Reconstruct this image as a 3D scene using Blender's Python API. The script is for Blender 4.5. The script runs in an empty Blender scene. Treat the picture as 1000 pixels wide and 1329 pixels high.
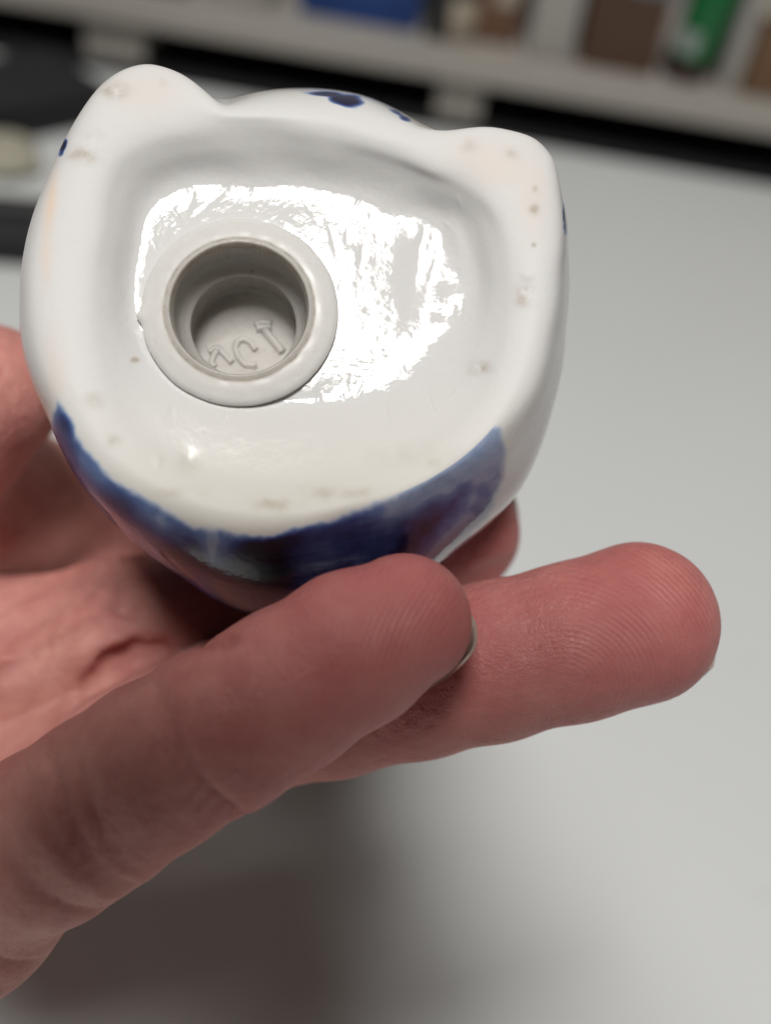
import bpy, bmesh, math, random
import numpy as np
from mathutils import Matrix, Vector, noise

# ------------------------------------------------------------------ camera, world, light
SC = bpy.context.scene
COL = SC.collection
MM = 0.001
DF = 95.0                        # focus distance, mm
TV = 0.4986                      # tan of half the vertical field of view
CAM_H = 0.225                    # lens height above the desk, m
PITCH = math.radians(42.0)
ROLL = math.radians(9.8)

fwd = Vector((0, math.cos(PITCH), -math.sin(PITCH)))
R0 = Vector((1, 0, 0)); U0 = R0.cross(fwd)
right = R0 * math.cos(ROLL) + U0 * math.sin(ROLL)
up = U0 * math.cos(ROLL) - R0 * math.sin(ROLL)
CPOS = Vector((0, 0, CAM_H))
def frame(o, x, y, z):
    m = Matrix.Identity(4)
    for i in range(3):
        m[i][0], m[i][1], m[i][2], m[i][3] = x[i], y[i], z[i], o[i]
    return m
cam_d = bpy.data.cameras.new('camera')
cam = bpy.data.objects.new('camera', cam_d); COL.objects.link(cam)
cam.matrix_world = frame(CPOS, right, up, -fwd)
cam_d.sensor_fit = 'VERTICAL'; cam_d.sensor_height = 24.0; cam_d.lens = 12.0 / TV
cam_d.clip_start = 0.005; cam_d.clip_end = 50
cam_d.dof.use_dof = True; cam_d.dof.focus_distance = (DF + 1.0) * MM; cam_d.dof.aperture_fstop = 7.6
cam_d.dof.aperture_blades = 0
SC.camera = cam

W = bpy.data.worlds.new('World'); SC.world = W; W.use_nodes = True
W.node_tree.nodes['Background'].inputs[0].default_value = (1.0, 0.96, 0.92, 1)
W.node_tree.nodes['Background'].inputs[1].default_value = 0.018
SC.view_settings.view_transform = 'Standard'; SC.view_settings.look = 'None'
SC.view_settings.exposure = 0.0; SC.view_settings.gamma = 1.0

# hand-held frame: millimetres, origin on the lens axis at DF, x right, y up, z towards the lens
LM = frame(CPOS + fwd * DF * MM, right * MM, up * MM, -fwd * MM)
K = 664.5 / (DF * TV)            # photograph pixels per mm at z = 0
def P(px, py, z=0.0):
    s = (1 - z / DF) / K
    return np.array([(px - 500) * s, (664.5 - py) * s, z])

def area_lamp(name, loc, target, sx, sy, power, color):
    d = bpy.data.lights.new(name, 'AREA'); d.shape = 'RECTANGLE'; d.size = sx; d.size_y = sy
    d.energy = power; d.color = color
    o = bpy.data.objects.new(name, d); COL.objects.link(o); o.location = loc
    o.rotation_euler = (Vector(target) - Vector(loc)).to_track_quat('-Z', 'Y').to_euler()
    return o
LPOS = CPOS + fwd * .095 + (right * .035 + up * .505 - fwd * .862).normalized() * 1.6
area_lamp('ceiling_panel', LPOS, (LPOS.x, LPOS.y, 0), 0.50, 0.50, 28.5, (1.0, 0.972, 0.94)).rotation_euler = (0, 0, math.radians(27))

# ------------------------------------------------------------------ helpers
def tag(o, label=None, cat=None, group=None, kind=None):
    if label: o['label'] = label
    if cat: o['category'] = cat
    if group: o['group'] = group
    if kind: o['kind'] = kind
    return o
def empty(name, m, parent=None):
    o = bpy.data.objects.new(name, None); COL.objects.link(o); o.empty_display_size = 0.01
    if parent: o.parent = parent
    o.matrix_local = m
    return o
def link(name, me, mat, parent=None, smooth=True):
    o = bpy.data.objects.new(name, me); COL.objects.link(o)
    if mat: me.materials.append(mat)
    if smooth: me.polygons.foreach_set('use_smooth', [True] * len(me.polygons))
    if parent: o.parent = parent
    return o
def mesh(name, V, F):
    me = bpy.data.meshes.new(name); me.from_pydata([tuple(map(float, v)) for v in V], [], F); me.update()
    return me
def fattr(me, name, arr):
    a = me.attributes.new(name, 'FLOAT', 'POINT'); a.data.foreach_set('value', np.asarray(arr, dtype=np.float32))
def box(name, dims, mat, parent=None, loc=(0, 0, 0), rot=(0, 0, 0), bevel=0.001, seg=2):
    bm = bmesh.new(); bmesh.ops.create_cube(bm, size=1)
    bmesh.ops.scale(bm, vec=dims, verts=bm.verts)
    if bevel: bmesh.ops.bevel(bm, geom=bm.edges[:], offset=bevel, segments=seg, affect='EDGES', profile=0.5)
    me = bpy.data.meshes.new(name); bm.to_mesh(me); bm.free()
    o = link(name, me, mat, parent, smooth=False); o.location = loc; o.rotation_euler = rot
    return o
def lathe_mesh(name, prof, n=64):
    V = []; F = []
    for r, z in prof:
        for k in range(n):
            a = 2 * math.pi * k / n; V.append((r * math.cos(a), r * math.sin(a), z))
    for i in range(len(prof) - 1):
        for k in range(n):
            k2 = (k + 1) % n
            F.append((i * n + k, i * n + k2, (i + 1) * n + k2, (i + 1) * n + k))
    return mesh(name, V, F)
def dense(prof, step):
    out = [prof[0]]
    for a, b in zip(prof, prof[1:]):
        m = max(1, int(math.hypot(b[0] - a[0], b[1] - a[1]) / step))
        for i in range(1, m + 1): out.append((a[0] + (b[0] - a[0]) * i / m, a[1] + (b[1] - a[1]) * i / m))
    return out
def tube(path, r, n=8):
    V = []; F = []; path = [np.array(p, float) for p in path]; m = len(path)
    for i, p in enumerate(path):
        t = path[min(i + 1, m - 1)] - path[max(i - 1, 0)]; t = t / np.linalg.norm(t)
        a = np.cross(t, [0, 0, 1]); a = a / (np.linalg.norm(a) + 1e-9); b = np.cross(a, t)
        for k in range(n):
            q = 2 * math.pi * k / n; V.append(p + r * (math.cos(q) * a + math.sin(q) * b))
    for i in range(m - 1):
        for k in range(n):
            k2 = (k + 1) % n; F.append((i * n + k, i * n + k2, (i + 1) * n + k2, (i + 1) * n + k))
    F.append(tuple(range(n))[::-1]); F.append(tuple((m - 1) * n + k for k in range(n)))
    return V, F
def nz(p, s, seed=0.0):
    return noise.noise(Vector((p[0] * s + seed, p[1] * s - seed * .7, p[2] * s + seed * 1.3)))

class NT:
    def __init__(self, name):
        self.m = bpy.data.materials.new(name); self.m.use_nodes = True
        self.t = self.m.node_tree; self.n = self.t.nodes; self.b = self.n['Principled BSDF']
    def add(self, kind, **kw):
        x = self.n.new(kind)
        for k, v in kw.items():
            if hasattr(x, k): setattr(x, k, v)
            else: x.inputs[k.replace('_', ' ')].default_value = v
        return x
    def l(self, a, b): self.t.links.new(a, b)
    def set(self, **kw):
        for k, v in kw.items():
            key = k.replace('_', ' ')
            self.b.inputs[key].default_value = v if not isinstance(v, tuple) or len(v) != 3 or key == 'Subsurface Radius' else (*v, 1)
        return self
    def attr(self, name): return self.add('ShaderNodeAttribute', attribute_name=name).outputs['Fac']
    def coord(self): return self.add('ShaderNodeTexCoord').outputs['Object']
    def noise(self, scale, detail=4, rough=.55, vec=None, dist=0.0):
        x = self.add('ShaderNodeTexNoise', Scale=scale, Detail=detail, Roughness=rough, Distortion=dist)
        self.l(vec or self.coord(), x.inputs['Vector']); return x.outputs['Fac']
    def ramp(self, fac, stops, interp='LINEAR'):
        r = self.add('ShaderNodeValToRGB'); e = r.color_ramp.elements; r.color_ramp.interpolation = interp
        while len(e) < len(stops): e.new(.5)
        for el, (p, c) in zip(e, stops): el.position = p; el.color = (*c, 1)
        self.l(fac, r.inputs[0]); return r.outputs[0]
    def mix(self, fac, a, b, mode='MIX'):
        x = self.add('ShaderNodeMix', data_type='RGBA', blend_type=mode)
        for s, v in ((0, fac), (6, a), (7, b)):
            if isinstance(v, (int, float)): x.inputs[s].default_value = v
            elif isinstance(v, tuple): x.inputs[s].default_value = (*v, 1)
            else: self.l(v, x.inputs[s])
        return x.outputs[2]
    def math(self, op, a, b=0.0, clamp=False):
        x = self.add('ShaderNodeMath', operation=op, use_clamp=clamp)
        for i, v in enumerate((a, b)):
            if isinstance(v, (int, float)): x.inputs[i].default_value = v
            else: self.l(v, x.inputs[i])
        return x.outputs[0]
    def bump(self, h, strength, dist):
        x = self.add('ShaderNodeBump', Strength=strength, Distance=dist); self.l(h, x.inputs['Height'])
        self.l(x.outputs[0], self.b.inputs['Normal']); return x
def plain(name, col, rough=.6, var=.12, scale=40, **kw):
    t = NT(name); t.set(Roughness=rough, **kw)
    c = t.mix(t.noise(scale), tuple(x * (1 - var) for x in col), tuple(min(1, x * (1 + var)) for x in col))
    t.l(c, t.b.inputs['Base Color']); return t.m

# ------------------------------------------------------------------ desk, wall
t = NT('desk_laminate'); t.set(Roughness=.42)
n1 = t.noise(6, 5); n2 = t.noise(900, 2)
c = t.mix(n1, (.645, .665, .66), (.705, .725, .72))
c = t.mix(t.ramp(t.noise(170, 2), [(.0, (0, 0, 0)), (.74, (0, 0, 0)), (.80, (.5, .5, .5))]), c, (.42, .41, .39)); t.l(c, t.b.inputs['Base Color'])
t.bump(n2, .08, .0002); MAT_DESK = t.m
MAT_WALL = plain('wall_paint', (.50, .48, .45), .9, .04)

def ground(px, py, z=0.0):
    d = right * ((px - 500) / 664.5 * TV) + up * ((664.5 - py) / 664.5 * TV) + fwd
    k = (z - CPOS.z) / d.z
    return CPOS + d * k
def on_plane(px, py, y):
    d = right * ((px - 500) / 664.5 * TV) + up * ((664.5 - py) / 664.5 * TV) + fwd
    return CPOS + d * ((y - CPOS.y) / d.y)

Y_EDGE = ground(860, 222).y
desk = empty('desk', Matrix.Translation((0, 0.35, 0)))
tag(desk, 'pale grey laminate desk top with the hand shadow on it, below the hand', 'desk')
box('desk_top', (2.0, 1.5, .028), MAT_DESK, desk, (0, 0, -.014), bevel=.002)
for sx in (-.95, .95):
    for sy in (-.7, .7): box('leg', (.05, .05, .70), plain('desk_leg_paint', (.5, .5, .5)), desk, (sx, sy, -.379), bevel=.002)
box('floor', (5, 4, .02), plain('floor_vinyl', (.3, .28, .26)), None, (0, .3, -.74), bevel=0)['kind'] = 'structure'
box('back_wall', (5, .05, 3), MAT_WALL, None, (0, 1.16, .77), bevel=0)['kind'] = 'structure'

# ------------------------------------------------------------------ organiser shelf at the back of the desk
MAT_BOARD = plain('shelf_board_paint', (.37, .345, .31), .55, .08, 14)
MAT_DARK = plain('shelf_interior_black', (.012, .012, .014), .7, .3)
Z_LO = on_plane(860, 155, Y_EDGE).z
Z_HI = Z_LO + .014
shelf = empty('desk_shelf', Matrix.Translation((0, Y_EDGE, 0)))
tag(shelf, 'low beige shelf with black open compartments along the back of the desk', 'shelf')
box('top_board', (1.9, .22, Z_HI - Z_LO), MAT_BOARD, shelf, (0, .11, (Z_LO + Z_HI) / 2), bevel=.002)
box('back_panel', (1.9, .012, Z_LO - .002), MAT_DARK, shelf, (0, .16, Z_LO / 2), bevel=0)
box('bottom_panel', (1.9, .15, .003), MAT_DARK, shelf, (0, .078, .0035), bevel=0)
for px, py, w in ((596, 130, .026), (142, 75, .034), (-420, 0, .026), (1250, 220, .026)):
    q = on_plane(px, py, Y_EDGE)
    box('divider', (w, .14, Z_LO - .006), MAT_BOARD, shelf, (q.x, .078, Z_LO / 2 + .002), bevel=.002)

PXM = 1332.7 / (Vector((0, Y_EDGE + .04, Z_HI)) - CPOS).dot(fwd)      # photograph pixels per metre on the shelf
SCL = PXM / 1730.0
def seat(px, py, back=.02):     # point on the shelf top seen at that pixel, at least `back` behind the front edge
    g = ground(px, py, Z_HI); g.y = max(g.y, Y_EDGE + back); return g
def carton(name, label, cat, pxa, pxb, pyb, depth, h, mat, rz=0, bevel=.0015):
    a = seat(pxa, pyb); b = seat(pxb, pyb)
    r = empty(name, Matrix.Translation(((a.x + b.x) / 2, a.y + depth / 2, Z_HI)) @ Matrix.Rotation(rz, 4, 'Z'))
    tag(r, label, cat)
    w = b.x - a.x
    return r, w, depth, h
def closed_box(name, label, pxa, pxb, pyb, depth, h, mat, rz=0, tape=None):
    r, w, d, h = carton(name, label, 'box', pxa, pxb, pyb, depth, h, mat, rz)
    box('box_body', (w, d, h), mat, r, (0, 0, h / 2 + .0003), bevel=.0015)
    for s in (-1, 1):
        box('flap', (w - .002, d / 2 - .0012, .0025), mat, r, (0, s * d / 4, h + .0022), bevel=.0006)
    if tape: box('tape', (.02, d * .98, .0006), tape, r, (0, 0, h + .0040), bevel=0)
    return r
BROWN = plain('brown_cardboard', (.17, .095, .05), .8, .15)
TERRA = plain('reddish_cardboard', (.15, .075, .045), .8, .15)
DKBRN = plain('dark_brown_cardboard', (.085, .045, .028), .8, .2)
PALE = plain('pale_grey_cardboard', (.36, .345, .32), .7, .06)
TAPE = plain('packing_tape', (.33, .25, .15), .3, .05)
closed_box('cardboard_box', 'dark brown flat box on the shelf left of the pale grey box', 55, 225, 14, .10, .05, DKBRN, 0, TAPE)
closed_box('pale_box', 'pale grey box on the shelf left of the blue tray', 240, 338, 30, .09, .085, PALE, 0)
closed_box('terracotta_box', 'reddish brown box on the shelf right of the small beige jar', 612, 668, 52, .08, .10, TERRA)
closed_box('cream_box', 'narrow pale grey carton between two brown boxes on the shelf', 676, 735, 80, .07, .11, PALE, .05)
closed_box('brown_carton', 'dark brown carton on the shelf just left of the green bottle', 752, 848, 98, .09, .09, DKBRN, -.04, TAPE)
closed_box('tan_box', 'tan cardboard box at the right end of the shelf', 955, 1085, 135, .12, .13, BROWN, .08, TAPE)
closed_box('slim_carton', 'slim upright grey carton between the green bottle and the tan box', 928, 950, 122, .10, .14, PALE, .05)

def sticker(o, w, h, x, z, mat):
    body = [c for c in o.children if c.name.startswith('box_body')][0]
    front = body.location.y - body.dimensions.y / 2
    box('label', (w, .0006, h), mat, o, (x, front - .0004, z), bevel=0)
GREYP = plain('grey_print', (.16, .165, .17), .5, .3, 90)
CREAMP = plain('cream_print', (.38, .34, .27), .5, .2, 90)
bpy.context.view_layer.update()
for o in list(COL.objects):
    if o.name == 'brown_carton': sticker(o, .030, .03, .012, .055, GREYP)
    if o.name == 'terracotta_box': sticker(o, .012, .02, .003, .03, CREAMP)
    if o.name == 'tan_box': sticker(o, .03, .02, -.02, .05, CREAMP)
    if o.name == 'pale_box': sticker(o, .03, .012, .0, .05, GREYP)
# blue plastic tray (an open bin)
BLUE = plain('blue_plastic', (.007, .045, .20), .4, .1)
r, w, d, h = carton('blue_bin', 'bright blue plastic bin standing on the shelf in the middle', 'bin', 362, 542, 50, .11, .10, BLUE)
bm = bmesh.new()
def quad_ring(sx, sy, z): return [bm.verts.new((a * sx / 2, b * sy / 2, z)) for a, b in ((-1, -1), (1, -1), (1, 1), (-1, 1))]
rings = [quad_ring(w * .93, d * .9, .0004), quad_ring(w, d, h), quad_ring(w * 1.03, d * 1.03, h), quad_ring(w * 1.03, d * 1.03, h + .003), quad_ring(w * .96, d * .95, h + .003), quad_ring(w * .90, d * .86, .004)]
bm.faces.new(rings[0][::-1]); bm.faces.new(rings[-1])
for A, B in zip(rings, rings[1:]):
    for k in range(4): bm.faces.new((A[k], A[(k + 1) % 4], B[(k + 1) % 4], B[k]))
me = bpy.data.meshes.new('bin_shell'); bm.to_mesh(me); bm.free(); link('bin_shell', me, BLUE, r, False)
for s in (-1, 1): box('rib', (.004, .004, h * .8), BLUE, r, (s * w * .32, -d * .475, h * .5), bevel=.001)
# black block added to fill the dark gap between the bin and the jar
r, w, d, h = carton('black_box', 'black block filling the dark gap on the shelf between the blue bin and the beige jar', 'case', 548, 582, 52, .10, .09, None)
box('case_body', (w, d, h), MAT_DARK, r, (0, 0, h / 2 + .0003)); box('clasp', (.008, .003, .012), plain('dull_metal', (.1, .1, .1), .4), r, (0, -d / 2 - .0015, h * .6), bevel=.0005)

# small beige jar with black lid
def jar(name, label, cat, px, py, prof, mat, cap, capmat, lean=0):
    g = seat(px, py, .03)
    r = empty(name, Matrix.Translation((g.x, g.y, Z_HI + .0004)) @ Matrix.Rotation(lean, 4, 'Y'))
    prof = [(a / SCL, b / SCL) for a, b in prof]; cap = [(a / SCL, b / SCL) for a, b in cap]
    tag(r, label, cat)
    link('jar_body' if cat == 'jar' else 'bottle_body', lathe_mesh(name, prof, 40), mat, r)
    link('lid' if cat == 'jar' else 'bottle_base', lathe_mesh(name, cap, 40), capmat, r)
    return r
jar('beige_jar', 'small round beige jar with a black lid beside the blue bin', 'jar', 585, 72,
    [(0, 0), (.012, 0), (.0145, .003), (.0145, .026), (.012, .030), (0, .030)], plain('beige_ceramic', (.40, .35, .27), .5),
    [(0, .0302), (.0135, .0302), (.0135, .048), (.012, .050), (0, .050)], MAT_DARK)
GREEN = plain('green_plastic', (.006, .13, .035), .25, .1)
gb = jar('green_bottle', 'glossy green bottle with a dark base standing on the shelf', 'bottle', 888, 112,
    [(0, .0143), (.0165, .0143), (.0168, .016), (.0168, .085), (.012, .10), (.007, .105), (.007, .12), (0, .12)], GREEN,
    [(0, 0), (.0165, 0), (.017, .002), (.017, .0135), (.0165, .014), (0, .014)], plain('dark_red_plastic', (.035, .012, .012), .5), .10)
VV = []; FF = []
for iz in range(5):
    for ia in range(9):
        a = math.radians(200 + ia * 8); q = .0171 / SCL; VV.append((q * math.cos(a), q * math.sin(a), (.020 + iz * .0035) / SCL))
for iz in range(4):
    for ia in range(8): k = iz * 9 + ia; FF.append((k, k + 1, k + 10, k + 9))
link('label', mesh('label', VV, FF), plain('white_label', (.30, .34, .32), .5), gb)

# things on the desk at the far left
r = empty('black_box', Matrix.Translation(ground(24, 148, 0.0)) @ Matrix.Rotation(math.radians(50), 4, 'Z'))
tag(r, 'black flat case lying askew on the desk at far left', 'case')
box('case_body', (.115, .062, .012), MAT_DARK, r, (-.02, .0, .0065), bevel=.003); box('case_lid', (.116, .063, .005), MAT_DARK, r, (-.02, 0, .0152), bevel=.002)
r = empty('black_pouch', Matrix.Translation(ground(-12, 318, 0.0)) @ Matrix.Rotation(math.radians(10), 4, 'Z'))
tag(r, 'small black pouch on the desk at the left edge, below the crumpled paper', 'pouch')
box('pouch_body', (.055, .034, .016), MAT_DARK, r, (0, 0, .0085), bevel=.005, seg=4); box('zip', (.05, .0025, .0025), plain('zip_metal', (.12, .12, .12), .4), r, (0, 0, .0178), bevel=.0005)
bm = bmesh.new(); bmesh.ops.create_icosphere(bm, subdivisions=4, radius=.016)
for v in bm.verts:
    k = 1 + .35 * noise.noise(v.co * 70) + .15 * noise.noise(v.co * 190); v.co *= k; v.co.z *= .42; v.co.x *= 1.3
zmin = min(v.co.z for v in bm.verts)
for v in bm.verts: v.co.z -= zmin - .0003
me = bpy.data.meshes.new('crumpled_paper'); bm.to_mesh(me); bm.free()
o = link('crumpled_paper', me, plain('tissue_paper', (.40, .38, .30), .8, .3, 60), None, False); o.location = ground(-4, 218)
tag(o, 'crumpled beige paper lying on the desk at far left', 'paper')

# ------------------------------------------------------------------ salt shaker
NB = np.array([.056, .16, .985]); NB /= np.linalg.norm(NB)
OB = P(312, 405, 0)
UB = np.array([1, 0, 0]) - NB * NB[0]; UB /= np.linalg.norm(UB); VB = np.cross(NB, UB)
EYE = np.array([0, 0, DF])
def unproj(px, py, w):          # to shaker-local (u, v) on the plane `w` mm inside the base plane
    d = P(px, py, 0) - EYE
    k = (np.dot(NB, OB - EYE) - w) / np.dot(NB, d)
    q = EYE + k * d - OB
    return np.array([q @ UB, q @ VB])
def to_px(L):                   # shaker-local mm -> photograph pixels (for placing the painted decoration)
    X = OB + L[:, :1] * UB + L[:, 1:2] * VB + L[:, 2:3] * NB
    s = K / (1 - X[:, 2] / DF)
    return 500 + X[:, 0] * s, 664.5 - X[:, 1] * s
SM = LM @ frame(OB, UB, VB, NB)

NTH = 840
TH = np.linspace(0, 2 * math.pi, NTH, endpoint=False)
def gsm(a, s):                  # circular gaussian
    f = np.fft.rfft(a); k = np.arange(len(f)); return np.fft.irfft(f * np.exp(-.5 * (k * s) ** 2), len(a))
def ring(pts, w, sm=.035):
    q = np.array([unproj(x, y, w) for x, y in pts]); c = unproj(385, 400, w)
    d = q - c; a = np.mod(np.arctan2(d[:, 1], d[:, 0]), 2 * math.pi); r = np.hypot(d[:, 0], d[:, 1])
    o = np.argsort(a); a, r = a[o], r[o]
    A = np.concatenate([a - 2 * math.pi, a, a + 2 * math.pi]); Rr = np.tile(r, 3)
    rr = gsm(np.interp(TH, A, Rr), sm)
    return np.stack([c[0] + rr * np.cos(TH), c[1] + rr * np.sin(TH), np.full(NTH, -w)], 1)
def circ(r, w):
    return np.stack([r * np.cos(TH), r * np.sin(TH), np.full(NTH, -w)], 1)
gC = [(175,330),(190,262),(230,236),(330,236),(430,240),(500,262),(565,275),(600,310),(612,370),(603,405),(566,460),(508,504),(440,524),(385,526),(312,516),(250,502),(206,472),(180,430),(170,385)]
gD = [(150,310),(165,225),(215,200),(300,192),(420,200),(500,215),(575,245),(625,275),(640,340),(637,430),(610,505),(550,565),(450,605),(340,620),(240,595),(180,540),(150,460),(143,390)]
gE = [(128,300),(145,205),(180,180),(215,172),(300,163),(400,172),(480,190),(560,222),(620,240),(655,290),(668,370),(662,440),(635,520),(560,590),(450,635),(340,648),(225,620),(150,560),(120,470),(115,390)]
gF = [(75,300),(105,200),(140,130),(195,112),(245,125),(275,150),(330,150),(400,152),(480,168),(555,190),(600,190),(660,192),(695,230),(702,320),(698,400),(680,480),(635,560),(560,620),(450,655),(340,670),(220,640),(140,590),(95,510),(68,400)]
gG = [(48,300),(82,205),(120,130),(155,95),(195,84),(240,98),(270,122),(288,142),(330,138),(400,138),(480,148),(545,170),(580,172),(630,165),(690,178),(715,205),(724,260),(722,350),(712,430),(690,510),(645,570),(570,625),(450,672),(335,692),(215,665),(130,615),(78,530),(40,400)]
gH = [(26,390),(32,320),(62,232),(100,155),(135,108),(175,88),(200,86),(245,103),(275,130),(292,138),(330,126),(400,120),(470,128),(545,165),(575,173),(635,168),(695,184),(718,210),(730,265),(732,350),(724,440),(704,520),(662,590),(580,655),(450,708),(335,728),(205,695),(115,635),(62,535),(30,450)]
gI = [(32,390),(45,320),(80,232),(120,170),(160,130),(205,115),(255,122),(290,130),(330,120),(400,115),(470,124),(545,160),(590,180),(650,190),(700,215),(728,260),(737,330),(734,420),(717,525),(678,615),(600,690),(450,755),(330,768),(215,728),(120,648),(65,545),(33,460)]
gJ = [(60,400),(75,320),(110,240),(160,180),(210,150),(290,138),(400,130),(470,140),(560,180),(640,215),(690,260),(722,340),(726,430),(713,530),(674,638),(600,708),(500,775),(400,805),(310,797),(240,752),(160,690),(105,625),(75,560),(60,480)]
def shr(g, k, cx=395, cy=480): return [(cx + (x - cx) * k, cy + (y - cy) * k) for x, y in g]
RINGS = [circ(7.0, 11), circ(6.95, 2.0), circ(7.1, .55), circ(7.9, .3), ring(gC, .25, .06), ring(gD, -1.55, .06), ring(gE, -2.6, .06), ring(gF, -2.95, .05),
         ring(gG, -2.3, .025), ring(gH, .8, .025), ring(gI, 6), ring(gJ, 14), ring(shr(gJ, .93), 26), ring(shr(gJ, .76), 36), ring(shr(gJ, .45), 43), ring(shr(gJ, .16), 46), ring(shr(gJ, .02), 46.3)]
NS =     [6, 8, 8, 60, 34, 22, 22, 22, 22, 30, 30, 26, 18, 16, 10, 6]
def loft(R, ns):
    out = []
    for i in range(len(R) - 1):
        p0, p1, p2, p3 = R[max(i - 1, 0)], R[i], R[i + 1], R[min(i + 2, len(R) - 1)]
        # non-uniform Catmull-Rom with chord lengths, per angle
        d0 = np.maximum(np.linalg.norm(p1 - p0, axis=1), 1e-3)[:, None] ** .5
        d1 = np.maximum(np.linalg.norm(p2 - p1, axis=1), 1e-3)[:, None] ** .5
        d2 = np.maximum(np.linalg.norm(p3 - p2, axis=1), 1e-3)[:, None] ** .5
        m1 = (p2 - p1) if i == 0 else ((p1 - p0) / d0 - (p2 - p0) / (d0 + d1) + (p2 - p1) / d1) * d1
        m2 = (p2 - p1) if i == len(R) - 2 else ((p2 - p1) / d1 - (p3 - p1) / (d1 + d2) + (p3 - p2) / d2) * d1
        for s in range(ns[i]):
            q = s / ns[i]
            out.append((2*q**3 - 3*q**2 + 1) * p1 + (q**3 - 2*q**2 + q) * m1 + (-2*q**3 + 3*q**2) * p2 + (q**3 - q**2) * m2)
    out.append(R[-1]); return np.array(out)
G = loft(RINGS, NS)
NR = len(G)
cum = np.cumsum([0] + NS)
for i in range(cum[3], NR):                       # soften the ring-to-ring joins a little
    pass
for _ in range(26):
    G[cum[4] - 6:-2] = .5 * G[cum[4] - 6:-2] + .25 * (G[cum[4] - 7:-3] + G[cum[4] - 5:-1])
V = G.reshape(-1, 3)
rowi = np.repeat(np.arange(NR), NTH)
PX, PY = to_px(V)
# lumps in the glaze of the recess floor (relief, not paint)
amp = np.interp(rowi, [cum[3], cum[3] + 10, cum[4] + 6, cum[5], cum[9], cum[10]], [0, 1, 1, .25, .12, .06])
dz = np.zeros(len(V))
act = np.where(rowi >= cum[3])[0]
for i in act:
    p = V[i]
    a = .030 * nz(p, .35, 3.1)
    if rowi[i] < cum[5]:
        a += .015 * nz(p, .9, 8.2) + .009 * nz(p, 2.2, 1.7) + .004 * nz(p, 4.5, 6.7) + .02 * max(0., nz((p[0] * 1.6 + p[1] * .5, p[1] * .5, 0), .8, 4.4) - .25)
    dz[i] = a * amp[i]
def pit(px, py, rx, ry, depth, ang=0):
    c, s = math.cos(ang), math.sin(ang)
    dx, dy = PX - px, PY - py
    q = ((dx * c + dy * s) / rx) ** 2 + ((-dx * s + dy * c) / ry) ** 2
    return -depth * np.exp(-q) * (V[:, 2] > -2.5)
dz += pit(552, 345, 26, 66, .34, .12) + pit(556, 335, 9, 40, -.16, .25) + pit(585, 385, 16, 14, -.10) + pit(570, 420, 12, 10, -.09) + pit(540, 300, 10, 14, -.06) + pit(590, 300, 10, 40, -.12, -.3)
rnd = random.Random(4)
for _ in range(46):
    qx, qy = rnd.uniform(190, 600), rnd.uniform(245, 545)
    dz += pit(qx, qy, rnd.uniform(1.5, 3.5), rnd.uniform(4, 15), rnd.uniform(.02, .06) * rnd.choice((-1, 1, 1)), rnd.gauss(-.15, .35))
for (x, y, rx, ry, dpt, an) in ((245, 600, 12, 14, .22, 0), (253, 606, 7, 7, -.10, 0), (205, 598, 5, 7, -.12, 0), (684, 358, 8, 6, -.14, 0), (400, 270, 3, 20, .05, -.5), (432, 310, 4, 30, .05, -.25),
                              (275, 262, 34, 4, .05, -.75), (470, 330, 4, 16, .04, .2), (455, 500, 3, 12, .04, 0)):
    dz += pit(x, y, rx, ry, dpt, an)
V = V.copy(); V[:, 2] += dz
idx = np.arange(NR * NTH).reshape(NR, NTH)
a_, b_ = idx[:-1], idx[1:]
Fq = np.stack([a_, np.roll(a_, -1, 1), np.roll(b_, -1, 1), b_], -1).reshape(-1, 4)
me = bpy.data.meshes.new('shaker_body')
me.vertices.add(len(V)); me.vertices.foreach_set('co', V.astype(np.float32).ravel())
me.loops.add(Fq.size); me.loops.foreach_set('vertex_index', Fq.ravel().astype(np.int32))
me.polygons.add(len(Fq)); me.polygons.foreach_set('loop_start', np.arange(0, Fq.size, 4, dtype=np.int32))
me.update(calc_edges=True); me.validate()
# painted decoration: brushed cobalt paint on the lower side (finger shade painted into its darkest patch) and marks on the upper bulge
BP = np.array([(75,517),(92,545),(112,580),(130,604),(165,632),(200,655),(250,680),(300,692),(340,695),(400,682),(450,668),(510,640),(560,612),(600,575),(630,551),(648,556),(656,585),(654,622),(642,660),(610,712),(560,800),(400,900),(250,850),(130,705),(88,625),(68,575),(64,540)], float)
def poly_sd(x, y, pg):
    d = np.full(len(x), 1e9); ins = np.zeros(len(x), bool)
    for (x1, y1), (x2, y2) in zip(pg, np.roll(pg, -1, 0)):
        ex, ey = x2 - x1, y2 - y1
        tt = np.clip(((x - x1) * ex + (y - y1) * ey) / (ex * ex + ey * ey), 0, 1)
        d = np.minimum(d, (x - x1 - tt * ex) ** 2 + (y - y1 - tt * ey) ** 2)
        with np.errstate(divide='ignore', invalid='ignore'):
            ins ^= ((y1 > y) != (y2 > y)) & (x < (x2 - x1) * (y - y1) / (y2 - y1 + 1e-12) + x1)
    return np.where(ins, np.sqrt(d), -np.sqrt(d))
blue = np.zeros(len(V)); stain = np.zeros(len(V)); peach = np.zeros(len(V))
sel = np.where((rowi > cum[7]) & (rowi < cum[13]))[0]
sd = poly_sd(PX[sel], PY[sel], BP)
wob = np.array([nz((PX[i], PY[i], 0), .03, 2) * 7 + nz((PX[i], PY[i], 0), .11, 5) * 3 for i in sel])
ins = np.clip((sd + wob * .7) / 15 + .35, 0, 1); ins = ins * ins * (3 - 2 * ins)
def blob(x, y, px, py, rx, ry, an=0):
    c, s = math.cos(an), math.sin(an); dx, dy = x - px, y - py
    return np.exp(-((dx * c + dy * s) / rx) ** 2 - ((-dx * s + dy * c) / ry) ** 2)
x, y = PX[sel], PY[sel]
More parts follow.
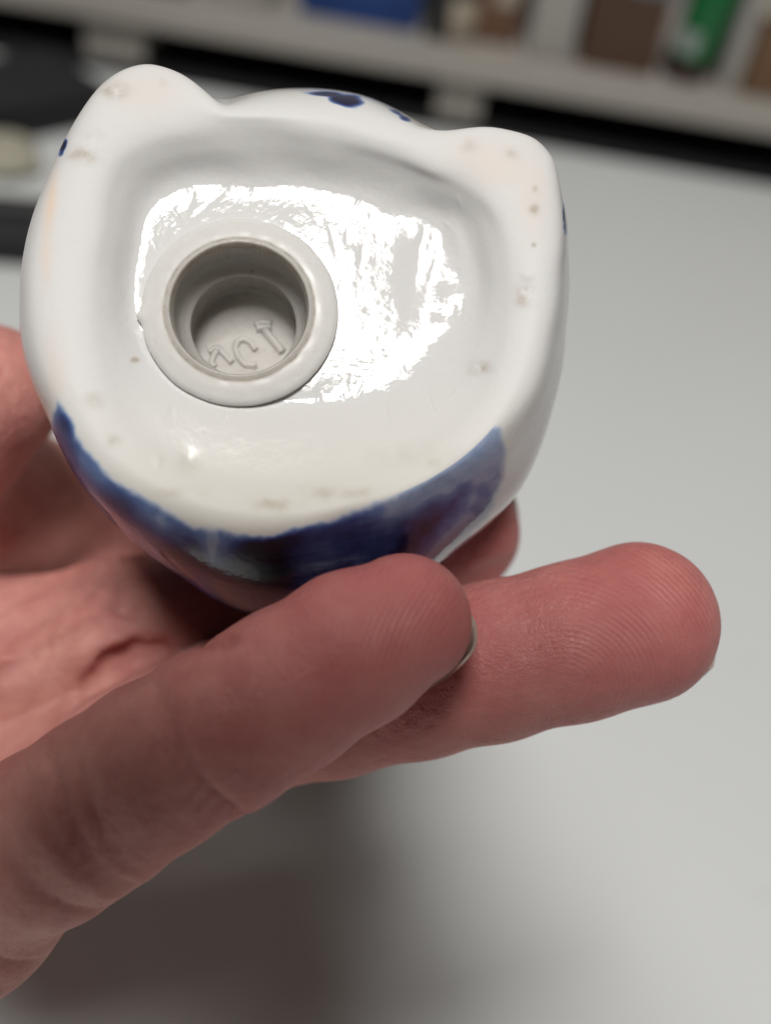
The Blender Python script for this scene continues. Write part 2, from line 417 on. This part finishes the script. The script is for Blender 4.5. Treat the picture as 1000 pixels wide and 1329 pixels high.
st = np.array([.5 + .9 * nz((PX[i] * .9 + PY[i] * .35, PY[i] * .28, 0), .022, 4) + .35 * nz((PX[i], PY[i], 0), .06, 9) for i in sel])
rgt = np.clip((x - 470) / 60, 0, 1)
den = .33 + .22 * (st - .5) + (.16 + .22 * rgt) * np.clip((sd - 16 - 16 * rgt) / 30, 0, 1) - .19 * rgt
den += .75 * blob(x, y, 340, 745, 44, 80, .1) + .35 * blob(x, y, 415, 692, 60, 16, -.2) + .28 * blob(x, y, 145, 645, 40, 16, .75) + .25 * blob(x, y, 85, 560, 14, 38, -.2)  # first blob is navy paint plus the finger's shadow
den += .3 * blob(x, y, 570, 670, 70, 26, -.5) + .2 * blob(x, y, 250, 735, 40, 18, .6)
den += .3 * blob(x, y, 275, 745, 60, 9, .95) + .25 * blob(x, y, 225, 720, 50, 10, .6)
den -= .24 * blob(x, y, 275, 715, 6, 34, .1) + .30 * blob(x, y, 648, 590, 9, 60, 0) + .14 * blob(x, y, 600, 600, 60, 14, -.7)
blue[sel] = ins * np.clip(den, .24, 1)
mk = np.maximum.reduce([blob(PX, PY, 450, 130, 24, 9, .15), .8 * blob(PX, PY, 425, 122, 32, 4, .05), .6 * blob(PX, PY, 520, 150, 20, 5, .55), .8 * blob(PX, PY, 82, 190, 5, 14, .3), .9 * blob(PX, PY, 734, 275, 5, 30, 0)])
up_ok = (rowi > cum[8]) & (rowi < cum[12])
mk = mk + .2 * np.array([nz((PX[i] * .5, PY[i] * 1.6, 0), .09, 3) if mk[i] > .05 else 0. for i in range(len(V))])
blue = np.where(up_ok, np.maximum(blue, np.clip((mk - .3) * 2.2, 0, .85)), blue)
for (px, py, rx, ry, k) in ((150, 118, 17, 9, .8), (108, 202, 20, 10, .75), (123, 178, 12, 8, .4), (680, 383, 12, 13, 1.0), (622, 478, 13, 9, .8), (693, 271, 6, 7, .8), (663, 200, 10, 8, .35), (610, 190, 12, 10, .3), (122, 520, 14, 9, .45),
                        (148, 572, 9, 8, .5), (355, 655, 26, 10, .6), (250, 600, 12, 12, .25), (175, 467, 5, 3, 1.6), (210, 106, 8, 6, .3), (694, 245, 4, 4, .6), (692, 318, 3, 3, 1.0), (560, 600, 20, 8, .3), (440, 640, 60, 9, .35), (230, 640, 40, 8, .25), (540, 590, 70, 12, .15)):
    stain = np.maximum(stain, k * blob(PX, PY, px, py, rx, ry) * (rowi < cum[9] + 6) * (rowi > cum[3]))
for i in np.where(stain > .015)[0]:
    stain[i] = min(1., max(0., stain[i] * (.85 + 1.3 * nz(V[i], .8, 2.2) + .5 * nz(V[i], 3.1, 5.5)) * 1.15))
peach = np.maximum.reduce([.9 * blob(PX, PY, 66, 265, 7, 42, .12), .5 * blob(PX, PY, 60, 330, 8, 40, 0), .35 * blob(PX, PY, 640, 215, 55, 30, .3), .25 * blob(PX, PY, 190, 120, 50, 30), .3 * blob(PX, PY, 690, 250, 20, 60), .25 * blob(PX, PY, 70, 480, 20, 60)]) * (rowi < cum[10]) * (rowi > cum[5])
cream = np.interp(PY, [480, 620, 680], [0, .8, 1]) * (rowi < cum[9]) * (rowi > cum[4])
matte = np.interp(rowi, [cum[4] + 10, cum[6], cum[8], cum[9] + 8], [0, 1, 1, 0])
fattr(me, 'matte', matte); fattr(me, 'blue', blue); fattr(me, 'stain', stain); fattr(me, 'peach', peach); fattr(me, 'cream', cream)

t = NT('glazed_porcelain'); t.set(Roughness=.07, IOR=1.5, Subsurface_Weight=.12, Subsurface_Radius=(2.0, 1.6, 1.3), Subsurface_Scale=.6 * MM)
t.b.inputs['Specular IOR Level'].default_value = .5
n = t.noise(1.6, 5)
base = t.mix(t.attr('cream'), (.70, .697, .685), (.685, .665, .605))
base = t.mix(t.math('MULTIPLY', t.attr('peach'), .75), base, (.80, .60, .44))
sn = t.math('MULTIPLY', t.attr('stain'), .58, True)
base = t.mix(sn, base, (.34, .26, .17))
bn = t.math('ADD', t.attr('blue'), t.math('MULTIPLY', t.math('SUBTRACT', t.noise(.7, 5, .6), .5), t.math('MULTIPLY', t.attr('blue'), .55)), True)
bc = t.ramp(bn, [(0.0, (.70, .697, .685)), (.14, (.46, .52, .62)), (.32, (.12, .19, .38)), (.52, (.040, .065, .21)), (.75, (.012, .015, .065)), (1.0, (.004, .004, .014))])
base = t.mix(t.math('MULTIPLY', t.attr('blue'), 8.0, True), base, bc)
t.l(base, t.b.inputs['Base Color'])
t.l(t.math('ADD', .10, t.math('MULTIPLY', t.attr('matte'), .50)), t.b.inputs['Roughness'])
t.bump(t.noise(1.1, 3, .5), .02, .05)
MAT_POR = t.m
shaker = empty('salt_shaker', SM)
tag(shaker, 'white porcelain salt shaker with blue painted side, held upside down in the hand', 'salt shaker')
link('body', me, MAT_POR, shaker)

# stopper: translucent moulded plastic, one turned solid
prof = [(0, -9.6), (5.9, -9.6), (6.1, -9.2), (6.45, -1.2), (6.55, -.15), (8.6, -.03), (8.95, .05), (9.04, .22), (8.95, .45), (8.6, .62), (7.6, .86), (7.1, .93), (6.9, .95), (6.74, .99), (6.62, 1.10), (6.52, 1.22), (6.40, 1.22), (6.28, 1.10), (6.22, .6), (6.12, .45), (6.08, -1.6), (5.98, -2.3), (5.86, -2.55), (5.4, -3.3), (5.12, -3.5), (5.0, -3.75), (5.06, -4.0), (5.45, -4.4), (5.55, -8.2), (5.3, -8.6), (0, -8.7)]
pd = dense(prof, .25)
mp = lathe_mesh('stopper', pd, 160)
for v in mp.vertices:
    p = v.co; r = math.hypot(p.x, p.y); a = math.atan2(p.y, p.x)
    if r > 8.2 and p.z > -.1:
        da = (a - math.radians(184)) % (2 * math.pi); da = min(da, 2 * math.pi - da)
        k = 1 + .05 * math.exp(-(da / .055) ** 2) + .006 * nz((math.cos(a), math.sin(a), 0), 3)
        p.x *= k; p.y *= k
    if 6.1 < r < 7.2: p.z += .06 * nz((p.x, p.y, 0), .8, 9) + .035 * nz((p.x, p.y, 0), 2.6, 4)
    p.z += .05 * nz((p.x, p.y, 0), .35, 5) * (1 if r > 6 else .4)
t = NT('translucent_plastic'); t.set(Roughness=.2, IOR=1.46, Subsurface_Weight=.5, Subsurface_Radius=(2.5, 2.2, 1.9), Subsurface_Scale=.7 * MM)
sp = t.add('ShaderNodeSeparateXYZ'); t.l(t.coord(), sp.inputs[0])
rr = t.math('SQRT', t.math('ADD', t.math('POWER', sp.outputs[0], 2.0), t.math('POWER', sp.outputs[1], 2.0)))
dirt = t.noise(.9, 6, .7)
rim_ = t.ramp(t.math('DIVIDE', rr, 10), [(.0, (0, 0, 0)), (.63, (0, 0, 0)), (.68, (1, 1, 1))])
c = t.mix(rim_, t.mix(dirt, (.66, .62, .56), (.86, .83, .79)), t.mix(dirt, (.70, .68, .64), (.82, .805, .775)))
t.l(t.math('ADD', .17, t.math('MULTIPLY', dirt, .30)), t.b.inputs['Roughness'])
t.l(t.math('SUBTRACT', .40, t.math('MULTIPLY', rim_, .30)), t.b.inputs['Transmission Weight'])
lip_tint = t.ramp(t.math('DIVIDE', rr, 10), [(.0, (0, 0, 0)), (.60, (0, 0, 0)), (.625, (.6, .6, .6)), (.665, (.3, .3, .3)), (.685, (1, 1, 1)), (.71, (0, 0, 0))])  # patchy brownish ring around the stopper lip
c = t.mix(t.math('MULTIPLY', lip_tint, t.math('SUBTRACT', t.math('MULTIPLY', dirt, 2.2), .35), True), c, (.42, .37, .31))
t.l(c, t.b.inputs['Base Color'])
wv = t.add('ShaderNodeTexWave', Scale=2.4, Distortion=1.5, Detail=3); wv.bands_direction = 'Y'; t.l(t.coord(), wv.inputs['Vector'])
t.bump(t.math('MULTIPLY', wv.outputs['Fac'], t.math('SUBTRACT', 1.0, rim_)), .14, .08)
MAT_PL = t.m
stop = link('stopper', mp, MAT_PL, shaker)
# moulded letters on the stopper floor
def letter(strokes, r=.24):
    VV = []; FF = []
    for s in strokes:
        pts = [np.array([*unproj(x, y, 8.55), -8.60]) for x, y in s]
        fine = []
        for a, b in zip(pts, pts[1:]):
            for i in range(5): fine.append(a + (b - a) * i / 5)
        fine.append(pts[-1])
        v, f = tube(fine, r); b0 = len(VV); VV += v; FF += [tuple(b0 + i for i in q) for q in f]
    return mesh('letter', VV, FF)
def zz(x, y): return (250 + x * .16, 380 + y * .16)
LET = [[[zz(505, 265), zz(560, 240), zz(640, 255)], [zz(515, 290), zz(575, 285), zz(640, 280)], [zz(575, 290), zz(640, 370), zz(730, 480)]],
       [[zz(510, 465), zz(470, 400), zz(410, 370), zz(360, 395), zz(345, 450), zz(375, 530), zz(430, 585), zz(520, 588)]],
       [[zz(130, 480), zz(205, 440), zz(255, 500), zz(320, 565)], [zz(205, 440), zz(150, 560), zz(180, 600)]]]
for s, q in zip(LET, (.46, .34, .34)): link('letter', letter(s, q), MAT_PL, stop)

# ------------------------------------------------------------------ the hand (one continuous skin)
def chain(*pts): return [(P(a, b, z), r) for a, b, z, r in pts]
LITTLE = chain((524,806,5,5.9),(455,843,6,6.65),(370,895,6,6.9),(285,945,6,7.1),(200,997,5,7.35),(130,1042,4,7.5),(60,1088,2,7.8),(-60,1160,-5,9.5),(-240,1190,-20,13))
RINGF = chain((826,809,-8,8.05),(740,834,-8,7.8),(640,858,-9,7.9),(540,880,-11,8.0),(430,905,-14,8.3),(300,932,-20,8.8),(170,982,-26,9.4),(-30,1070,-31,11))
MIDDLE = chain((594,692,-28,7.4),(520,730,-30,7.7),(420,762,-33,7.9),(300,792,-34,8.3),(150,830,-33,9.8),(0,885,-36,12))
INDEX = chain((560,560,-64,7.2),(450,600,-67,7.6),(330,640,-68,8.0),(180,690,-68,9),(20,730,-68,10.5))
WEB = chain((-70,600,-42,10),(-30,640,-48,11),(50,668,-55,10),(170,712,-60,9))
THUMB = chain((-14,512,-27,8.4),(-60,562,-29,8.8),(-140,630,-34,9.6),(-230,720,-42,12.5),(-380,860,-48,17))
PALM = [chain((20,730,-68,10.5),(-420,900,-56,18)), chain((0,885,-37,12),(-420,930,-50,19)), chain((-30,1070,-32,11),(-420,970,-46,19)), chain((-60,1160,-6,9.5),(-240,1130,-24,13),(-430,1000,-44,18)),
        chain((-400,930,-48,19),(-560,940,-52,21),(-800,960,-60,23),(-1250,1000,-74,29))]
def cone(X, a, ra, b, rb):
    ba = b - a; L2 = ba @ ba
    h = np.clip((X - a) @ ba / L2, 0, 1)
    return np.linalg.norm(X - a - h[:, None] * ba, axis=1) - (ra + (rb - ra) * (h * h * (3 - 2 * h)))
def smin(a, b, k):
    h = np.clip(.5 + .5 * (b - a) / k, 0, 1); return b + (a - b) * h - k * h * (1 - h)
def limb(X, ch, k):
    d = None
    for (a, ra), (b, rb) in zip(ch, ch[1:]):
        q = cone(X, a, ra, b, rb); d = q if d is None else smin(d, q, k)
    return d
CARVE = []
def sdf(X):
    f = None
    for ch in (LITTLE, RINGF, MIDDLE, INDEX, THUMB):
        q = limb(X, ch, 1.2); f = q if f is None else smin(f, q, .9)
    p = None
    for ch in PALM + [WEB]:
        q = limb(X, ch, 4); p = q if p is None else smin(p, q, 6)
    f = smin(f, p, 5)
    for (a, ra), (b, rb) in CARVE:
        c_ = -cone(X, a, ra, b, rb); f = -smin(-f, -c_, .5)
    return f
def on_skin(px, py):            # where the line of sight through a pixel meets the skin
    d = P(px, py, 0) - EYE; d /= np.linalg.norm(d); tt = 40.
    for _ in range(60): tt += .8 * float(sdf((EYE + d * tt)[None])[0])
    return EYE + d * tt
fold = [(on_skin(x, y), r_) for x, y, r_ in ((92, 918, .9), (118, 892, 1.7), (150, 866, 2.3), (180, 851, 2.0), (210, 843, 1.3), (250, 838, .9), (300, 830, .8))]
fold2 = [(on_skin(x, y), r_) for x, y, r_ in ((150, 735, .3), (158, 775, .7), (170, 812, .4))]
for fl in (fold,): CARVE += list(zip(fl, fl[1:]))
H = .75
lo = np.array([-235., -95, -105]); hi = np.array([42., 26, 22])
dims = np.ceil((hi - lo) / H).astype(int)
ax = [lo[i] + np.arange(dims[i]) * H for i in range(3)]
D = np.empty(dims, np.float32)
YZ = np.stack(np.meshgrid(ax[1], ax[2], indexing='ij'), -1).reshape(-1, 2)
for i, xv in enumerate(ax[0]):
    D[i] = sdf(np.concatenate([np.full((len(YZ), 1), xv), YZ], 1)).reshape(dims[1], dims[2])
def surface_nets(D):
    S = D < 0
    corners = [(i, j, k) for i in (0, 1) for j in (0, 1) for k in (0, 1)]
    sl = lambda A, c: A[c[0]:A.shape[0] - 1 + c[0], c[1]:A.shape[1] - 1 + c[1], c[2]:A.shape[2] - 1 + c[2]]
    cnt = sum(sl(S, c).astype(np.int8) for c in corners)
    cell = np.argwhere((cnt > 0) & (cnt < 8))
    vid = -np.ones(cnt.shape, np.int64); vid[tuple(cell.T)] = np.arange(len(cell))
    acc = np.zeros((len(cell), 3)); num = np.zeros(len(cell))
    for c in corners:
        for axn in range(3):
            if c[axn]: continue
            c2 = list(c); c2[axn] = 1
            A = D[tuple((cell + c).T)]; B = D[tuple((cell + c2).T)]
            m = (A < 0) != (B < 0)
            tt = np.where(m, A / np.where(m, A - B, 1), 0)
            q = np.array(c, float)[None].repeat(len(cell), 0); q[:, axn] += tt
            acc += q * m[:, None]; num += m
    Vv = cell + acc / num[:, None]
    F = []
    for axn in range(3):
        o1, o2 = [(1, 2), (2, 0), (0, 1)][axn]
        A = S; sh = [slice(None)] * 3; sh2 = [slice(None)] * 3
        sh[axn] = slice(0, -1); sh2[axn] = slice(1, None)
        d = A[tuple(sh)].astype(int) - A[tuple(sh2)].astype(int)
        e = np.argwhere(d != 0)
        ok = (e[:, o1] > 0) & (e[:, o2] > 0) & (e[:, o1] < D.shape[o1] - 1) & (e[:, o2] < D.shape[o2] - 1)
        e = e[ok]; s = d[tuple(e.T)]
        q = []
        for (da, db) in ((-1, -1), (0, -1), (0, 0), (-1, 0)):
            c = e.copy(); c[:, o1] += da; c[:, o2] += db; q.append(vid[tuple(c.T)])
        q = np.stack(q, 1); q[s < 0] = q[s < 0][:, ::-1]; F.append(q)
    return Vv, np.concatenate(F)
HV, HF = surface_nets(D); HV = lo + HV * H
def grad(X):
    e = .05; g = np.stack([sdf(X + np.eye(3)[i] * e) - sdf(X - np.eye(3)[i] * e) for i in range(3)], 1)
    return g / np.linalg.norm(g, axis=1)[:, None]
for _ in range(2):
    n_ = grad(HV); HV = HV - n_ * sdf(HV)[:, None]
n_ = grad(HV)
# skin relief: joint creases, soft pads, tendon and flesh unevenness
def crease(px, py, z, dx, dy, depth, wid, rad):
    c = P(px, py, z); a = np.array([dx, -dy, 0.]); a /= np.linalg.norm(a)
    q = HV - c; t_ = q @ a + .25 * np.sin(q[:, 2] * .6 + q[:, 1] * .4)
    rr_ = np.linalg.norm(q, axis=1)
    return -depth * np.exp(-(t_ / wid) ** 2) * np.exp(-(rr_ / rad) ** 4)
disp = np.zeros(len(HV))
for cr in ((262, 985, 10, .84, -.50, .45, .55, 9), (246, 996, 10, .84, -.46, .28, .4, 8), (125, 1080, 8, .84, -.45, .5, .7, 10), (105, 1090, 8, .84, -.6, .3, .5, 9), (150, 1060, 8, .84, -.35, .2, .4, 9),
           (668, 735, -24, .2, 1, .5, .9, 5), (90, 830, -34, .5, 1, .8, .9, 14), (150, 730, -36, .9, .3, .6, 1.0, 12), (60, 760, -38, .6, .8, .6, 1.1, 14),
           (60, 1120, 6, .7, -.7, .25, .5, 9), (-10, 1180, 0, .8, -.5, .4, .6, 10)):
    disp += 1.7 * crease(*cr) * np.clip((n_[:, 2] - .05) / .4, 0, 1)
for (px, py, z, r, h) in ((330, 1030, 8, 5, .35), (140, 1125, 6, 5, .45), (470, 800, 10, 6, .25), (800, 800, 0, 7, .3), (230, 790, -30, 6, .8), (100, 800, -34, 7, .6), (60, 880, -30, 8, .6)):
    disp += h * np.exp(-(np.linalg.norm(HV - P(px, py, z), axis=1) / r) ** 2)
disp += np.array([.18 * nz(p, .09, 3) + .04 * nz(p, .3, 7) for p in HV])
def poly_px(pts, width, depth, z0, z1):      # a fold of the palm along a line
    sc = K / (1 - HV[:, 2] / DF); hx = 500 + HV[:, 0] * sc; hy = 664.5 - HV[:, 1] * sc
    d2 = np.full(len(HV), 1e9)
    for (x1, y1), (x2, y2) in zip(pts, pts[1:]):
        ex, ey = x2 - x1, y2 - y1; tt = np.clip(((hx - x1) * ex + (hy - y1) * ey) / (ex * ex + ey * ey), 0, 1)
        d2 = np.minimum(d2, (hx - x1 - tt * ex) ** 2 + (hy - y1 - tt * ey) ** 2)
    return -depth * np.exp(-d2 / width ** 2) * (n_[:, 2] > .1) * (HV[:, 2] > z0) * (HV[:, 2] < z1)
disp += poly_px([(-20, 850), (40, 800), (100, 745), (150, 690)], 26, 1.6, -70, -24)
disp += poly_px([(150, 820), (165, 770), (160, 720)], 22, 1.2, -70, -24)
HV = HV + n_ * disp[:, None]
hm = bpy.data.meshes.new('hand')
hm.vertices.add(len(HV)); hm.vertices.foreach_set('co', HV.astype(np.float32).ravel())
hm.loops.add(HF.size); hm.loops.foreach_set('vertex_index', HF.ravel().astype(np.int32))
hm.polygons.add(len(HF)); hm.polygons.foreach_set('loop_start', np.arange(0, HF.size, 4, dtype=np.int32))
hm.update(calc_edges=True); hm.validate()
tipd = np.min([np.linalg.norm(HV - c[0][0], axis=1) for c in (LITTLE, RINGF, MIDDLE, INDEX)], axis=0)
flush = np.exp(-(tipd / 22) ** 2)
fattr(hm, 'flush', flush)
qa = RINGF[0][0]; tv = RINGF[0][0] - RINGF[1][0]; tv /= np.linalg.norm(tv)
fattr(hm, 'pad', np.maximum(np.exp(-(np.linalg.norm(HV - (qa + np.array([-1., 2, 7])), axis=1) / 6.5) ** 2), .7 * np.exp(-(np.linalg.norm(HV - (LITTLE[0][0] + np.array([-1., 1, 6])), axis=1) / 5) ** 2)))

t = NT('skin'); t.b.inputs['Specular IOR Level'].default_value = .36; t.set(Roughness=.46, IOR=1.4, Subsurface_Weight=.35, Subsurface_Radius=(2.4, .9, .5), Subsurface_Scale=1.0 * MM)
m1 = t.ramp(t.noise(.15, 5, .65), [(.30, (0, 0, 0)), (.70, (1, 1, 1))]); m2 = t.noise(.55, 5, .65)
c = t.mix(m1, (.50, .20, .175), (.70, .36, .305))
c = t.mix(t.math('MULTIPLY', m2, .35), c, (.42, .13, .115))
c = t.mix(t.math('MULTIPLY', t.attr('flush'), .62), c, (.51, .12, .126))
t.l(c, t.b.inputs['Base Color'])
tc = t.coord()
vo = t.add('ShaderNodeTexVoronoi', Scale=1.9); vo.feature = 'DISTANCE_TO_EDGE'; t.l(tc, vo.inputs['Vector'])
fine = t.math('MULTIPLY', t.math('MINIMUM', vo.outputs['Distance'], .12), .15)
mp_ = t.add('ShaderNodeMapping'); mp_.inputs['Location'].default_value = tuple(-(qa + tv * -9 + np.array([0, -3., 0]))); t.l(tc, mp_.inputs['Vector'])
wv = t.add('ShaderNodeTexWave', Scale=.62, Distortion=1.2, Detail=1); wv.wave_type = 'RINGS'; wv.rings_direction = 'Z'; wv.inputs['Detail Scale'].default_value = .3
t.l(mp_.outputs[0], wv.inputs['Vector'])
hgt = t.math('ADD', t.math('ADD', fine, t.math('MULTIPLY', t.noise(.8, 4), .10)), t.math('MULTIPLY', t.math('MULTIPLY', wv.outputs['Fac'], t.attr('pad')), .06))
t.bump(hgt, .22, .16)
MAT_SKIN = t.m
hand = link('hand', hm, MAT_SKIN)
hand.matrix_world = LM
tag(hand, 'bare left hand with open fingers holding the porcelain salt shaker over the desk', 'hand')

# finger nails
t = NT('fingernail'); t.set(Roughness=.3, Subsurface_Weight=.2, Subsurface_Radius=(1, .6, .4), Subsurface_Scale=.6 * MM)
c = t.mix(t.attr('free'), (.42, .19, .16), (.36, .28, .235)); t.l(c, t.b.inputs['Base Color']); MAT_NAIL = t.m
def nail(ch, dorsal, length=9.5, over=.9, half=62, name='nail'):
    c0, r = ch[0]; a = ch[0][0] - ch[1][0]; a = a / np.linalg.norm(a)
    nd = np.array(dorsal, float); nd -= a * (nd @ a); nd /= np.linalg.norm(nd); sd_ = np.cross(a, nd)
    VV = []; fr = []; na, nb = 16, 21
    for lay in (0, 1):
        for i in range(na):
            s = i / (na - 1)
            for j in range(nb):
                f = (j / (nb - 1) * 2 - 1); ph = math.radians(half) * f
                endl = r * 1.0 + over - 2.2 * abs(f) ** 2.2
                al = (endl - length) + length * s
                droop = max(0, al) / r
                rad = (r + .22 - .28 * lay) * math.sqrt(max(.05, 1 - .62 * min(1, droop) ** 2.2))
                VV.append(c0 + a * al + rad * (math.cos(ph) * nd + math.sin(ph) * sd_)); fr.append(1.0 if s > .80 else 0.0)
    F = []; q = na * nb
    for i in range(na - 1):
        for j in range(nb - 1):
            k = i * nb + j; F.append((k, k + 1, k + nb + 1, k + nb)); F.append((q + k, q + k + nb, q + k + nb + 1, q + k + 1))
    for j in range(nb - 1):
        for k in (j, (na - 1) * nb + j): F.append((k, k + 1, q + k + 1, q + k))
    for i in range(na - 1):
        for k in (i * nb, i * nb + nb - 1): F.append((k, k + nb, q + k + nb, q + k))
    m = mesh('nail', VV, F); bm = bmesh.new(); bm.from_mesh(m); bmesh.ops.recalc_face_normals(bm, faces=bm.faces); bm.to_mesh(m); bm.free()
    fattr(m, 'free', fr); link('nail', m, MAT_NAIL, hand)
nail(LITTLE, (.45, -.55, -.75), over=.3)
nail(RINGF, (.2, -.45, -.9), 8.5, over=.5, half=54)
nail(MIDDLE, (-.2, .3, -1), over=.1); nail(INDEX, (0, -.2, -1)); nail(THUMB, (-.3, .1, -1), 10.5, over=-3.5, half=42)

# ------------------------------------------------------------------ the phone that takes the picture (just behind the lens)
PHONE = plain('phone_glass', (.015, .015, .017), .25, .1)
ph = empty('phone', LM @ Matrix.Translation((1, -30, DF + 5.2)))
tag(ph, 'dark phone held upright in front of the shaker to take the picture', 'phone')
def pbox(name, d, loc, m, bev, parent):
    o = box(name, d, m, parent, loc, bevel=bev, seg=4); return o
pbox('phone_body', (74, 150, 8), (0, 0, 0), PHONE, 3.2, ph)
pbox('screen', (69, 143, .3), (0, 0, 4.1), plain('screen_glass', (.01, .01, .01), .1), .1, ph)
